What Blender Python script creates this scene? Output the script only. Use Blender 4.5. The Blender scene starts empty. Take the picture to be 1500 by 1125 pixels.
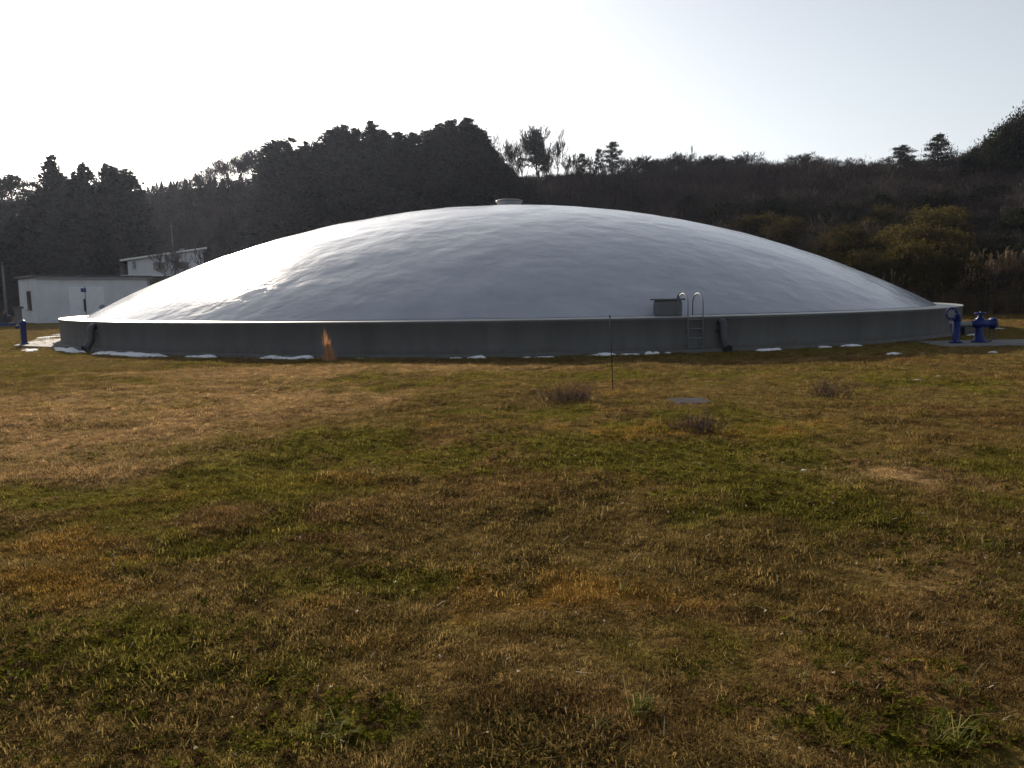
import bpy, math, random
import numpy as np
from mathutils import Matrix, Vector
R = math.radians
random.seed(7); rng = np.random.default_rng(11)
scene = bpy.context.scene; C = scene.collection

# ------------------------------------------------------------------ camera
F = 1177.0; EYE = 1.75; PITCH = 6.3; ROLL = -0.87            # focal length in photo pixels (1500 wide)
cam_d = bpy.data.cameras.new('camera'); cam = bpy.data.objects.new('camera', cam_d); C.objects.link(cam)
cam_d.sensor_width = 36; cam_d.lens = F/1500*36; cam_d.clip_start = .05; cam_d.clip_end = 3000
CM = Matrix.Rotation(R(90-PITCH), 4, 'X') @ Matrix.Rotation(R(ROLL), 4, 'Z')
cam.matrix_world = Matrix.Translation((0, 0, EYE)) @ CM
scene.camera = cam
# ------------------------------------------------------------------ sky and sun
SUN_AZ, SUN_EL = -24.3, 17.5
w = bpy.data.worlds.new('World'); scene.world = w; w.use_nodes = True
nt = w.node_tree; nt.nodes.clear()
sky = nt.nodes.new('ShaderNodeTexSky'); sky.sky_type = 'NISHITA'; sky.sun_disc = False
sky.sun_elevation = R(SUN_EL); sky.sun_rotation = R(SUN_AZ)
sky.air_density = 1.0; sky.dust_density = 1.1; sky.ozone_density = 1.0; sky.altitude = 50
hs = nt.nodes.new('ShaderNodeHueSaturation'); hs.inputs['Saturation'].default_value = .38
bg = nt.nodes.new('ShaderNodeBackground'); bg.inputs['Strength'].default_value = .082
wo = nt.nodes.new('ShaderNodeOutputWorld')
nt.links.new(sky.outputs[0], hs.inputs['Color']); nt.links.new(hs.outputs[0], bg.inputs['Color']); nt.links.new(bg.outputs[0], wo.inputs['Surface'])
sd = bpy.data.lights.new('sun', 'SUN'); sd.energy = 5.0; sd.angle = R(.6); sd.color = (1, .87, .70)
sun = bpy.data.objects.new('sun', sd); C.objects.link(sun)
sdir = Vector((math.sin(R(SUN_AZ))*math.cos(R(SUN_EL)), math.cos(R(SUN_AZ))*math.cos(R(SUN_EL)), math.sin(R(SUN_EL))))
sun.rotation_euler = sdir.to_track_quat('Z', 'Y').to_euler(); sun.location = sdir*200
vs = scene.view_settings; vs.view_transform = 'Standard'; vs.look = 'None'; vs.gamma = 1; vs.exposure = 0.88; vs.use_curve_mapping = False
scene.render.engine = 'CYCLES'; cy = scene.cycles
cy.max_bounces = 4; cy.diffuse_bounces = 2; cy.glossy_bounces = 2; cy.transmission_bounces = 2; cy.transparent_max_bounces = 4; cy.caustics_reflective = False; cy.caustics_refractive = False

# ------------------------------------------------------------------ pixel helpers (direction only; depth is given)
C3 = CM.to_3x3()
def ray(px, py): return C3 @ Vector(((px-750)/F, -(py-562.5)/F, -1))
def at(px, py, Y):
    d = ray(px, py); t = Y/d.y; return Vector((d.x*t, Y, EYE+d.z*t))
def gnd(px, py, z=0):
    d = ray(px, py); t = (z-EYE)/d.z; return Vector((d.x*t, d.y*t, z))

# ------------------------------------------------------------------ numpy value noise
def _h(i, j, s):
    v = np.sin(i*127.1+j*311.7+s*74.7)*43758.5453
    return v-np.floor(v)
def vn(x, y, sc, s=0):
    x = np.asarray(x, float)/sc; y = np.asarray(y, float)/sc
    i = np.floor(x); j = np.floor(y); a = x-i; b = y-j
    a = a*a*(3-2*a); b = b*b*(3-2*b)
    return (_h(i,j,s)*(1-a)+_h(i+1,j,s)*a)*(1-b)+(_h(i,j+1,s)*(1-a)+_h(i+1,j+1,s)*a)*b
def sstep(a, b, v):
    t = np.clip((v-a)/(b-a), 0, 1); return t*t*(3-2*t)

# ------------------------------------------------------------------ terrain
TC = Vector((0, 45, 0)); TR = 22.0; TH = 1.05; DR = 21.0; DS = 5.36
CREST = 150.0
_sk = [(-120,295),(0,300),(210,286),(260,277),(300,274),(380,273),(470,268),(550,262),(720,268),(800,270),(900,269),(1050,263),(1150,262),(1200,262),(1300,264),(1400,262),(1450,258),(1500,248),(1640,225)]
_skx = np.array([at(p,q,CREST).x for p,q in _sk]); _skz = np.array([at(p,q,CREST).z for p,q in _sk])
def gz(x, y):
    x = np.asarray(x, float); y = np.asarray(y, float)
    toe = np.interp(x, [-120,-45,-20,0,15,28,45,120], [112,112,96,84,72,60,56,56])
    t = (y-toe)/(CREST-toe); hc = np.interp(x*CREST/np.maximum(y, 60), _skx, _skz)
    tt = np.clip(t, 0, 1)
    prof = tt*.85+.15*tt*tt*(3-2*tt)
    z = hc*prof-np.clip(y-CREST, 0, 400)*.02
    z = z+np.where(t > 0, 1, 0)*sstep(0, .15, t)*((vn(x,y,14,3)-.5)*1.6+(vn(x,y,5,4)-.5)*.8)
    near = 1-sstep(35, 60, np.hypot(x, y-12))
    pad = sstep(0, 1.2, np.hypot(x, y-45)-TR-.2)*sstep(0, .8, np.maximum(abs(x-16.3)-3.8, abs(y-25.6)-2.1))
    lump = (vn(x,y,1.7,5)-.5)*.08+(vn(x,y,.55,6)-.5)*.055+(vn(x,y,5,7)-.5)*.08
    return z+lump*near*pad
def gzf(x, y): return float(gz(x, y))

# lawn colours (dry, straw, green, ...), patches placed in metres
def G(px, py, rx, ry): p = gnd(px, py); return (p.x, p.y, rx, ry)
TAN = [G(120,620,3.6,4.0)+(1.2,), G(350,560,4.0,3.0)+(.9,), G(30,680,1.6,1.2)+(1,), G(520,590,1.6,1.6)+(.7,), G(1300,700,1.1,1.1)+(.9,), G(1360,830,.8,.7)+(.6,), G(1150,900,.9,.5)+(.5,), G(600,540,9,1.6)+(.8,), G(1250,525,4,1.0)+(.6,)]
GRN = [G(1120,690,1.4,1.5)+(.8,), G(1450,690,.8,.7)+(.8,), G(1440,790,.45,.35)+(.9,), G(300,1000,.7,.45)+(.9,), G(120,960,.6,.35)+(.6,), G(800,650,2.2,1.3)+(.5,), G(620,840,.6,.35)+(.8,), G(480,1080,.35,.18)+(1,), G(1380,1075,.35,.2)+(1,), G(420,660,1.5,1.2)+(.6,), G(1200,1080,.3,.2)+(.6,), G(980,680,1.2,.9)+(.4,)]
ORG = [G(1000,630,1.6,.8)+(1,), G(330,715,.9,.45)+(1,), G(90,850,.6,.35)+(1,), G(640,1010,.25,.2)+(.7,), G(1120,645,.5,.3)+(1,), G(240,780,1.0,.7)+(.5,), G(1400,530,2.5,1.0)+(.6,), G(860,840,.9,.6)+(.5,), G(880,575,1.2,.8)+(.4,)]
def blob(L, x, y):
    s = 0
    for cx, cy, rx, ry, a in L: s = s+a*np.exp(-(((x-cx)/rx)**2+((y-cy)/ry)**2))
    return s
def lawn(x, y):
    x = np.asarray(x, float); y = np.asarray(y, float)
    n1 = vn(x,y,2.4,21)*.34+vn(x,y,.8,22)*.34+vn(x,y,.26,23)*.32
    n2 = vn(x,y,1.6,31)*.5+vn(x,y,.5,32)*.5
    n3 = vn(x,y,1.1,41)*.5+vn(x,y,.28,42)*.5
    tan = sstep(.35, 1.0, blob(TAN,x,y)*.9+(n2-.5)*.9)
    grn = sstep(.3, .72, blob(GRN,x,y)*.40+(n1-.5)*1.7+.29)*(1-.6*tan)
    org = sstep(.35, .9, blob(ORG,x,y)*.7+(n3-.5)*1.3+.15)
    red = sstep(.55, .8, vn(x,y,1.9,51)*.6+vn(x,y,.4,52)*.4)
    c = np.zeros(x.shape+(3,))+np.array(LC['dry'])
    for k, wt in (('red', red*.6), ('straw', tan), ('orange', org*.8), ('green', grn*.85)):
        c = c+(np.array(LC[k])-c)*wt[..., None]
    return c
LC = dict(dry=(.160,.112,.040), straw=(.290,.190,.090), green=(.124,.110,.020), orange=(.245,.138,.032), red=(.152,.088,.037))

# ------------------------------------------------------------------ materials
MATS = {}
def mat(name, col, rough=.7, metal=0., noise=0., nsc=5., bump=0., bsc=20., translucent=0., spec=.5, tint=None, rnd=0.):
    if name in MATS: return MATS[name]
    m = bpy.data.materials.new(name); m.use_nodes = True; t = m.node_tree; N = t.nodes; Lk = t.links
    p = N['Principled BSDF']; out = N['Material Output']
    p.inputs['Roughness'].default_value = rough; p.inputs['Metallic'].default_value = metal
    p.inputs['Specular IOR Level'].default_value = spec
    rgb = N.new('ShaderNodeRGB'); rgb.outputs[0].default_value = (*col, 1); cur = rgb.outputs[0]
    if tint:
        a = N.new('ShaderNodeAttribute'); a.attribute_type = tint; a.attribute_name = 'tint'; cur = a.outputs['Color']
    if noise:
        tc = N.new('ShaderNodeTexCoord'); nz = N.new('ShaderNodeTexNoise'); nz.inputs['Scale'].default_value = nsc; nz.inputs['Detail'].default_value = 6
        Lk.new(tc.outputs['Object'], nz.inputs['Vector'])
        mr = N.new('ShaderNodeMapRange'); mr.inputs['From Min'].default_value = .3; mr.inputs['From Max'].default_value = .7
        mr.inputs['To Min'].default_value = 1-noise; mr.inputs['To Max'].default_value = 1+noise; Lk.new(nz.outputs['Fac'], mr.inputs['Value'])
        mx = N.new('ShaderNodeVectorMath'); mx.operation = 'SCALE'; Lk.new(cur, mx.inputs[0]); Lk.new(mr.outputs[0], mx.inputs['Scale']); cur = mx.outputs[0]
    if rnd:
        oi = N.new('ShaderNodeObjectInfo'); mr = N.new('ShaderNodeMapRange'); mr.inputs['To Min'].default_value = 1-rnd; mr.inputs['To Max'].default_value = 1+rnd
        Lk.new(oi.outputs['Random'], mr.inputs['Value'])
        mx = N.new('ShaderNodeVectorMath'); mx.operation = 'SCALE'; Lk.new(cur, mx.inputs[0]); Lk.new(mr.outputs[0], mx.inputs['Scale']); cur = mx.outputs[0]
    Lk.new(cur, p.inputs['Base Color'])
    if bump:
        tc = N.new('ShaderNodeTexCoord'); nb = N.new('ShaderNodeTexNoise'); nb.inputs['Scale'].default_value = bsc; nb.inputs['Detail'].default_value = 5
        Lk.new(tc.outputs['Object'], nb.inputs['Vector'])
        b = N.new('ShaderNodeBump'); b.inputs['Strength'].default_value = bump; b.inputs['Distance'].default_value = .05
        Lk.new(nb.outputs['Fac'], b.inputs['Height']); Lk.new(b.outputs[0], p.inputs['Normal'])
    if translucent:
        tr = N.new('ShaderNodeBsdfTranslucent'); Lk.new(cur, tr.inputs['Color'])
        ms = N.new('ShaderNodeMixShader'); ms.inputs[0].default_value = translucent
        Lk.new(p.outputs[0], ms.inputs[1]); Lk.new(tr.outputs[0], ms.inputs[2]); Lk.new(ms.outputs[0], out.inputs['Surface'])
    MATS[name] = m; return m

M_ground = mat('soil_and_thatch', (.1,.07,.04), .95, noise=.45, nsc=9, bump=.9, bsc=30, tint='GEOMETRY', spec=.0)
M_grass = mat('lawn_blades', (.1,.1,.1), .95, tint='INSTANCER', translucent=.5, rnd=.35, spec=.0)
M_leafw = mat('weed_leaf', (.1,.1,.1), 1.0, tint='INSTANCER', translucent=.5, rnd=.35, spec=.0)
M_straw = mat('pale_straw', (.26,.21,.14), .7, translucent=.25, rnd=.4)
M_thick = mat('thicket_twigs', (.1,.1,.1), .85, tint='INSTANCER', rnd=.3, spec=.1)
M_conc = mat('weathered_concrete', (.092,.096,.104), .85, noise=.12, nsc=1.3, bump=.25, bsc=18)
M_slab = mat('old_concrete_slab', (.10,.10,.10), .9, noise=.25, nsc=2.5, bump=.4, bsc=22)
M_rim = mat('sunlit_rim_pale_vent', (.27,.275,.28), .45, noise=.15, nsc=2)  # rim painted pale for its sunlit line; the roof vent shares this grey
M_cover = mat('dark_manhole_concrete', (.030,.028,.030), .95, noise=.2, nsc=6, spec=.05)
M_steel = mat('galvanised_steel', (.18,.19,.21), .6, .5)
M_dark = mat('dark_iron', (.02,.02,.022), .8, spec=.1)
M_pvc = mat('dark_grey_pipe', (.03,.03,.036), .5)
M_blue = mat('blue_gloss_paint', (.004,.014,.100), .38, noise=.45, nsc=14, bump=.15, bsc=40, spec=.22)
M_hose = mat('black_rubber', (.015,.015,.016), .5)
M_snow = mat('old_snow', (.86,.88,.92), .8, noise=.10, nsc=9, bump=.9, bsc=22, translucent=.12)
M_bark = mat('bark', (.035,.028,.024), .9, noise=.3, nsc=6, spec=.1)
M_twig = mat('twig', (.042,.033,.028), .9, spec=.1, rnd=.25)
M_cedar = mat('cedar_needles', (.026,.030,.020), .8, translucent=.12, rnd=.2, spec=.15)
M_pine = mat('pine_needles', (.030,.037,.022), .8, translucent=.12, rnd=.2, spec=.15)
M_ever = mat('evergreen_leaf', (.020,.023,.011), .85, translucent=.2, rnd=.2, spec=.05)
M_shrub = mat('olive_shrub_leaf', (.058,.044,.011), .85, translucent=.4, rnd=.45, spec=.05)
M_reed = mat('dry_reed', (.20,.145,.085), .8, translucent=.35, rnd=.3, spec=.1)
M_white = mat('white_wall_paint', (.46,.485,.53), .8, noise=.10, nsc=.9, bump=.1, bsc=25)
M_door = mat('pale_door_paint', (.55,.58,.63), .6, noise=.05, nsc=3)
M_roof = mat('dark_roof_sheet', (.025,.025,.028), .7, noise=.2, nsc=2)
M_roofl = mat('light_metal_roof', (.5,.5,.5), .35, .2)
M_glass = mat('window_glass', (.03,.03,.035), .08, spec=.6)
M_frame = mat('brown_window_frame', (.10,.06,.05), .6)
M_wood_shade = mat('dark_wood_and_shade', (.07,.055,.045), .8, noise=.2, nsc=4)

# dome coating: glossy grey paint over uneven mortar
m = bpy.data.materials.new('dome_coating'); m.use_nodes = True; MATS['dome'] = m; t = m.node_tree; N = t.nodes; Lk = t.links
p = N['Principled BSDF']; tc = N.new('ShaderNodeTexCoord')
n1 = N.new('ShaderNodeTexNoise'); n1.inputs['Scale'].default_value = .5; n1.inputs['Detail'].default_value = 8; n1.inputs['Roughness'].default_value = .6
Lk.new(tc.outputs['Object'], n1.inputs['Vector'])
cr = N.new('ShaderNodeValToRGB'); cr.color_ramp.elements[0].position = .3; cr.color_ramp.elements[1].position = .72
cr.color_ramp.elements[0].color = (.20,.225,.275,1); cr.color_ramp.elements[1].color = (.275,.30,.35,1)
Lk.new(n1.outputs['Fac'], cr.inputs[0]); Lk.new(cr.outputs[0], p.inputs['Base Color'])
mr = N.new('ShaderNodeMapRange'); mr.inputs['To Min'].default_value = .17; mr.inputs['To Max'].default_value = .25; Lk.new(n1.outputs['Fac'], mr.inputs['Value']); Lk.new(mr.outputs[0], p.inputs['Roughness'])
n2 = N.new('ShaderNodeTexNoise'); n2.inputs['Scale'].default_value = 1.4; n2.inputs['Detail'].default_value = 4
Lk.new(tc.outputs['Object'], n2.inputs['Vector'])
b = N.new('ShaderNodeBump'); b.inputs['Strength'].default_value = .7; b.inputs['Distance'].default_value = .05
Lk.new(n2.outputs['Fac'], b.inputs['Height']); Lk.new(b.outputs[0], p.inputs['Normal'])
M_dome = m; p.inputs['Specular IOR Level'].default_value = .6

# tank wall: weathered coating with vertical drip streaks and soil splash at the foot
m = bpy.data.materials.new('tank_wall_coating'); m.use_nodes = True; t = m.node_tree; N = t.nodes; Lk = t.links; p = N['Principled BSDF']; p.inputs['Roughness'].default_value = .8; p.inputs['Specular IOR Level'].default_value = .3
tc = N.new('ShaderNodeTexCoord'); mp = N.new('ShaderNodeMapping'); mp.inputs['Scale'].default_value = (.8,.8,.12); Lk.new(tc.outputs['Object'], mp.inputs['Vector'])
n1 = N.new('ShaderNodeTexNoise'); n1.inputs['Scale'].default_value = 1.6; n1.inputs['Detail'].default_value = 8; n1.inputs['Roughness'].default_value = .65; Lk.new(mp.outputs[0], n1.inputs['Vector'])
cr = N.new('ShaderNodeValToRGB'); cr.color_ramp.elements[0].position = .34; cr.color_ramp.elements[1].position = .66
cr.color_ramp.elements[0].color = (.088,.092,.096,1); cr.color_ramp.elements[1].color = (.122,.126,.130,1); Lk.new(n1.outputs['Fac'], cr.inputs[0])
sx = N.new('ShaderNodeSeparateXYZ'); Lk.new(tc.outputs['Object'], sx.inputs[0])
n2 = N.new('ShaderNodeTexNoise'); n2.inputs['Scale'].default_value = 3; n2.inputs['Detail'].default_value = 6; Lk.new(tc.outputs['Object'], n2.inputs['Vector'])
ad = N.new('ShaderNodeMath'); ad.operation = 'MULTIPLY_ADD'; ad.inputs[1].default_value = .5; Lk.new(n2.outputs['Fac'], ad.inputs[0]); Lk.new(sx.outputs['Z'], ad.inputs[2])
mr = N.new('ShaderNodeMapRange'); mr.inputs['From Min'].default_value = .3; mr.inputs['From Max'].default_value = .52; mr.inputs['To Min'].default_value = .55; mr.inputs['To Max'].default_value = 0; Lk.new(ad.outputs[0], mr.inputs['Value'])
mx = N.new('ShaderNodeMix'); mx.data_type = 'RGBA'; mx.inputs['B'].default_value = (.07,.058,.042,1); Lk.new(mr.outputs[0], mx.inputs['Factor']); Lk.new(cr.outputs[0], mx.inputs['A']); Lk.new(mx.outputs['Result'], p.inputs['Base Color'])
b = N.new('ShaderNodeBump'); b.inputs['Strength'].default_value = .3; b.inputs['Distance'].default_value = .02; Lk.new(n2.outputs['Fac'], b.inputs['Height']); Lk.new(b.outputs[0], p.inputs['Normal'])
M_wall = m

# ------------------------------------------------------------------ mesh builder
class MB:
    def __init__(s): s.v = []; s.f = []
    def add(s, v, f):
        o = len(s.v); s.v += [tuple(q) for q in v]; s.f += [tuple(i+o for i in q) for q in f]; return s
    def box(s, c, d, M=None, taper=1.0):
        x, y, z = [q/2 for q in d]; c = Vector(c)
        V = [Vector((sx*x*(taper if sz > 0 else 1), sy*y*(taper if sz > 0 else 1), sz*z))+c for sz in (-1,1) for sy in (-1,1) for sx in (-1,1)]
        if M: V = [M @ q for q in V]
        return s.add(V, [(0,2,3,1),(4,5,7,6),(0,1,5,4),(2,6,7,3),(0,4,6,2),(1,3,7,5)])
    def tube(s, P, r, n=8, caps=True):
        P = [Vector(q) for q in P]; rr = r if isinstance(r, (list, tuple)) else [r]*len(P)
        rings = []; ref = None
        for i, q in enumerate(P):
            d = (P[min(i+1, len(P)-1)]-P[max(i-1, 0)]).normalized()
            if ref is None: ref = d.orthogonal().normalized()
            ref = (ref-d*ref.dot(d)); ref = ref.normalized() if ref.length > 1e-6 else d.orthogonal().normalized()
            b = d.cross(ref)
            rings.append([q+(ref*math.cos(2*math.pi*k/n)+b*math.sin(2*math.pi*k/n))*rr[i] for k in range(n)])
        V = [q for g in rings for q in g]; Fc = []
        for i in range(len(P)-1):
            for k in range(n): Fc.append((i*n+k, i*n+(k+1)%n, (i+1)*n+(k+1)%n, (i+1)*n+k))
        if caps: Fc.append(tuple(range(n-1,-1,-1))); Fc.append(tuple((len(P)-1)*n+k for k in range(n)))
        return s.add(V, Fc)
    def lathe(s, prof, n=24, c=(0,0,0), a0=0, a1=2*math.pi, M=None):
        full = abs(a1-a0-2*math.pi) < 1e-6; m = n if full else n+1; V = []; Fc = []; c = Vector(c)
        for r_, z in prof:
            for k in range(m):
                a = a0+(a1-a0)*k/n; q = Vector((r_*math.cos(a), r_*math.sin(a), z))
                V.append((M @ q if M else q)+c)
        for i in range(len(prof)-1):
            for k in range(n):
                k2 = (k+1)%m if full else k+1
                Fc.append((i*m+k, i*m+k2, (i+1)*m+k2, (i+1)*m+k))
        return s.add(V, Fc)
    def mesh(s, name, m, smooth=False):
        me = bpy.data.meshes.new(name); me.from_pydata(s.v, [], s.f); me.materials.append(m)
        if smooth: me.shade_smooth()
        me.update(); return me
    def build(s, name, m, parent=None, smooth=False, bevel=0):
        o = bpy.data.objects.new(name, s.mesh(name, m, smooth)); C.objects.link(o); o.parent = parent
        if bevel:
            b = o.modifiers.new('bevel', 'BEVEL'); b.width = bevel; b.segments = 2; b.limit_method = 'ANGLE'
        return o
def tag(o, label=None, cat=None, group=None, kind=None):
    for k, v in (('label', label), ('category', cat), ('group', group), ('kind', kind)):
        if v: o[k] = v
    return o
def empty(name, loc=(0,0,0), rz=0):
    o = bpy.data.objects.new(name, None); C.objects.link(o); o.location = loc; o.rotation_euler.z = rz; o.empty_display_size = .2; return o
KIDS = {}
def copy_tree(o, parent=None):
    c = o.copy(); C.objects.link(c); c.parent = parent
    for ch in list(o.children): copy_tree(ch, c)
    return c
def np_mesh(name, V, Fq, m, smooth=False):
    me = bpy.data.meshes.new(name); V = np.asarray(V, np.float32); Fq = np.asarray(Fq, np.int32); k = Fq.shape[1]
    me.vertices.add(len(V)); me.vertices.foreach_set('co', V.ravel())
    me.loops.add(Fq.size); me.loops.foreach_set('vertex_index', Fq.ravel())
    me.polygons.add(len(Fq)); me.polygons.foreach_set('loop_start', np.arange(len(Fq), dtype=np.int32)*k)
    me.update(calc_edges=True); me.materials.append(m)
    if smooth: me.shade_smooth()
    return me
def link(name, me, parent=None):
    o = bpy.data.objects.new(name, me); C.objects.link(o); o.parent = parent; return o

# ------------------------------------------------------------------ ground sheet
xs = np.unique(np.concatenate([np.arange(-12,12.01,.15), np.arange(12,42,.6), -np.arange(12,42,.6), np.arange(42,140,3.), -np.arange(42,140,3.), [-900,-600,-400,-300,-220,-180,-150,150,180,220,300,400,600,900]]).round(3))
ys = np.unique(np.concatenate([np.arange(0,24.01,.15), np.arange(24,72,.6), np.arange(72,200,2.5), [-400,-200,-100,-50,-25,-12,-6,-3,-1.5,200,230,270,330,420,600,900,1400]]).round(3))
X, Y = np.meshgrid(xs, ys); Z = gz(X, Y); nx, ny = len(xs), len(ys)
I = np.arange(nx*ny).reshape(ny, nx)
Fq = np.stack([I[:-1,:-1].ravel(), I[:-1,1:].ravel(), I[1:,1:].ravel(), I[1:,:-1].ravel()], 1)
me = np_mesh('ground', np.stack([X.ravel(), Y.ravel(), Z.ravel()], 1), Fq, M_ground, True)
col = lawn(X.ravel(), Y.ravel())*.75
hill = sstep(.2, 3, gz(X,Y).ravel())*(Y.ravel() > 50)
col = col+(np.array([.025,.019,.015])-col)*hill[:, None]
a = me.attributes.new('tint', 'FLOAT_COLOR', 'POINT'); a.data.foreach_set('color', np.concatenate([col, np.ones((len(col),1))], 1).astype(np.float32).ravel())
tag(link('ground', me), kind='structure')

# ------------------------------------------------------------------ the tank
tank = empty('water_tank', TC)
tag(tank, 'huge round concrete tank with a shiny grey domed roof and low dark wall', 'tank')
def polar(px, rad, Yg):            # polar angle on the tank for the front wall point seen at column px
    lo, hi = -1.2, 1.2
    for _ in range(50):
        mid = (lo+hi)/2; q = Vector((rad*math.sin(mid), TC.y-rad*math.cos(mid), Yg))
        v = C3.transposed() @ (q-Vector((0,0,EYE))); x = 750+F*v.x/-v.z
        if x < px: lo = mid
        else: hi = mid
    return lo
MB().lathe([(TR,.0),(TR,TH-.10),(TR+.03,TH-.09),(TR+.03,TH-.016)], 256).build('wall', M_wall, tank, True)
MB().lathe([(TR+.033,TH-.017),(TR+.034,TH-.008),(TR+.02,TH),(DR-.4,TH+.012)], 256).build('rim', M_rim, tank)
MB().lathe([(TR+.30,-.15),(TR+.30,.075),(TR+.27,.09),(TR-.05,.095)], 256).build('plinth', M_slab, tank)
nr, na = 110, 512; RS = (DR*DR+DS*DS)/2/DS
rr = np.linspace(0.02, DR, nr)[:, None]*np.ones((1, na)); aa = np.linspace(0, 2*np.pi, na, endpoint=False)[None]*np.ones((nr, 1))
dx = rr*np.cos(aa); dy = rr*np.sin(aa)
dz = TH+.02+np.sqrt(RS**2-rr**2)-(RS-DS)
dz += ((vn(dx,dy,3.7,61)-.5)*.025+(vn(dx,dy,1.4,62)-.5)*.032+(vn(dx+3,dy,.62,63)-.5)*.020)*sstep(0, 1.5, DR-rr+.3)
I = np.arange(nr*na).reshape(nr, na); J = np.roll(I, -1, 1)
Fq = np.stack([I[:-1].ravel(), I[1:].ravel(), J[1:].ravel(), J[:-1].ravel()], 1)
link('dome_roof', np_mesh('dome_roof', np.stack([dx.ravel(), dy.ravel(), dz.ravel()], 1), Fq, M_dome, True), tank)
cap = MB().lathe([(.52,TH+DS-.05),(.54,TH+DS+.10),(.70,TH+DS+.44)], 32).build('roof_vent', M_rim, tank, True)
MB().lathe([(.70,TH+DS+.43),(.74,TH+DS+.45),(.74,TH+DS+.50),(.6,TH+DS+.56),(.2,TH+DS+.60),(.001,TH+DS+.605)], 32).build('vent_lid', M_steel, cap, True)
def radial(ang): # local frame on the tank: x tangent (to the right seen from outside), y inward, z up
    return Matrix(((math.cos(ang),-math.sin(ang),0,0),(math.sin(ang),math.cos(ang),0,0),(0,0,1,0),(0,0,0,1)))
def on_wall(ang, r): return Matrix.Translation((r*math.sin(ang), -r*math.cos(ang), 0)) @ radial(ang)
def part(name, parent, mb, m, Mx, smooth=False, bevel=0):
    mb.v = [tuple(Mx @ Vector(q)) for q in mb.v]; return mb.build(name, m, parent, smooth, bevel)
# inspection hatch on the rim
ah = polar(980, DR+.15, 1.3); Mh = on_wall(ah, DR+.2)
hb = part('hatch_box', tank, MB().box((0,.15,TH+.22), (.76,.62,.56)), M_conc, Mh, bevel=.11)
part('hatch_lid', hb, MB().box((0,.15,TH+.505), (.84,.70,.05)), M_conc, Mh, bevel=.012)
part('lid_handle', hb, MB().tube([(.20,-.12,TH+.52),(.21,-.12,TH+.60),(.26,-.12,TH+.66),(.34,-.12,TH+.68)], .028, 8), M_hose, Mh, True)
# ladder with two hooped rails
al = polar(1019, TR+.15, .5); Ml = on_wall(al, TR+.13)
lad = empty('ladder'); lad.parent = tank
for sx in (-.24,.24):
    for zz in (.2,.62): part('bracket', lad, MB().box((sx,.06,zz), (.05,.12,.05)), M_steel, Ml)
for sx in (-.24, .24):
    P = [(sx,0,.0),(sx,0,TH+.30)]+[(sx,.33-.33*math.cos(k*math.pi/12),TH+.38+.30*math.sin(k*math.pi/12)) for k in range(13)]+[(sx,.66,TH+.02)]
    part('rail', lad, MB().tube(P, .019, 8), M_steel, Ml, True)
for k in range(4): part('rung', lad, MB().tube([(-.24,0,.16+.27*k),(.24,0,.16+.27*k)], .013, 6), M_steel, Ml, True)
# overflow pipes leaving the wall
for px in (1060, 133):
    ap = polar(px, TR+.2, .5); Mp = on_wall(ap, TR)
    P = [(0,.1,TH-.20),(0,-.10,TH-.18),(0,-.17,TH-.24),(0,-.19,TH-.36),(0,-.19,.42),(0,-.22,.33),(0,-.36,.14),(0,-.46,.09)]
    op = part('overflow_pipe', tank, MB().tube(P, [.11,.12,.125,.125,.125,.125,.125,.125], 14), M_pvc, Mp, True)
    part('pipe_clamp', op, MB().box((0,-.12,.62), (.29,.28,.05)), M_pvc, Mp)
    part('pipe_mouth', op, MB().tube([(0,-.46,.09),(0,-.49,.08)], [.13,.13], 14), M_dark, Mp)

# concrete slabs in the ground
def slab(name, pts, z0, z1, m):
    n = len(pts); V = [(x,y,z0) for x,y in pts]+[(x,y,z1) for x,y in pts]
    mb = MB().add(V, [tuple(range(n-1,-1,-1)), tuple(range(n,2*n))]+[(i,(i+1)%n,n+(i+1)%n,n+i) for i in range(n)])
    return tag(mb.build(name, m), kind='structure')
slab('concrete_pad', [(13.1,24.4),(19.8,24.0),(19.9,27.2),(13.6,27.0)], -.2, .016, M_slab)
def gp(px, py): q = gnd(px, py); return (q.x, q.y)
slab('concrete_apron', [gp(20,507), gp(72,509), gp(128,512.5), gp(118,498), gp(60,496)], -.2, .03, M_slab)

# ------------------------------------------------------------------ left and right pipework
def standpipe(loc, rz, label, h=1.04, spout=True):
    t = empty('standpipe', loc, rz); tag(t, label, 'standpipe')
    MB().lathe([(.0,0),(.19,0),(.19,.05),(.13,.06),(.115,.10),(.115,h-.22),(.14,h-.20),(.14,h-.12),(.11,h-.06),(.05,h-.02),(.0,h-.015)], 20).build('pipe_body', M_blue, t, True)
    MB().lathe([(.0,h-.03),(.035,h-.02),(.035,h+.03),(.0,h+.03)], 8).build('spindle_cap', M_steel, t)
    if spout:
        MB().tube([(-.08,0,h-.3),(-.22,-.02,h-.3)], .055, 12).build('outlet', M_blue, t, True)
        MB().tube([(-.21,-.02,h-.3),(-.27,-.025,h-.3)], .075, 12).build('outlet_cap', M_blue, t, True)
    for k in range(6):
        a_ = k*math.pi/3; MB().lathe([(.0,.045),(.018,.045),(.018,.08),(.0,.08)], 6, (.155*math.cos(a_),.155*math.sin(a_),0)).build('bolt', M_steel, t)
    return t
q = gnd(36, 505); standpipe((q.x, q.y, .0), .2, 'blue standpipe on the concrete apron at the left end of the tank')
q = at(150, 446, 68.5); q2 = (q.x, q.y, gzf(q.x, q.y))
t = empty('vent_post', q2); tag(t, 'dark blue post with a shiny round cap before the white shed', 'vent post')
hh = q.z-q2[2]
MB().lathe([(0,0),(.24,0),(.22,.1),(.2,hh-.3),(.0,hh-.3)], 16).build('post_body', M_blue, t, True)
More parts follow.
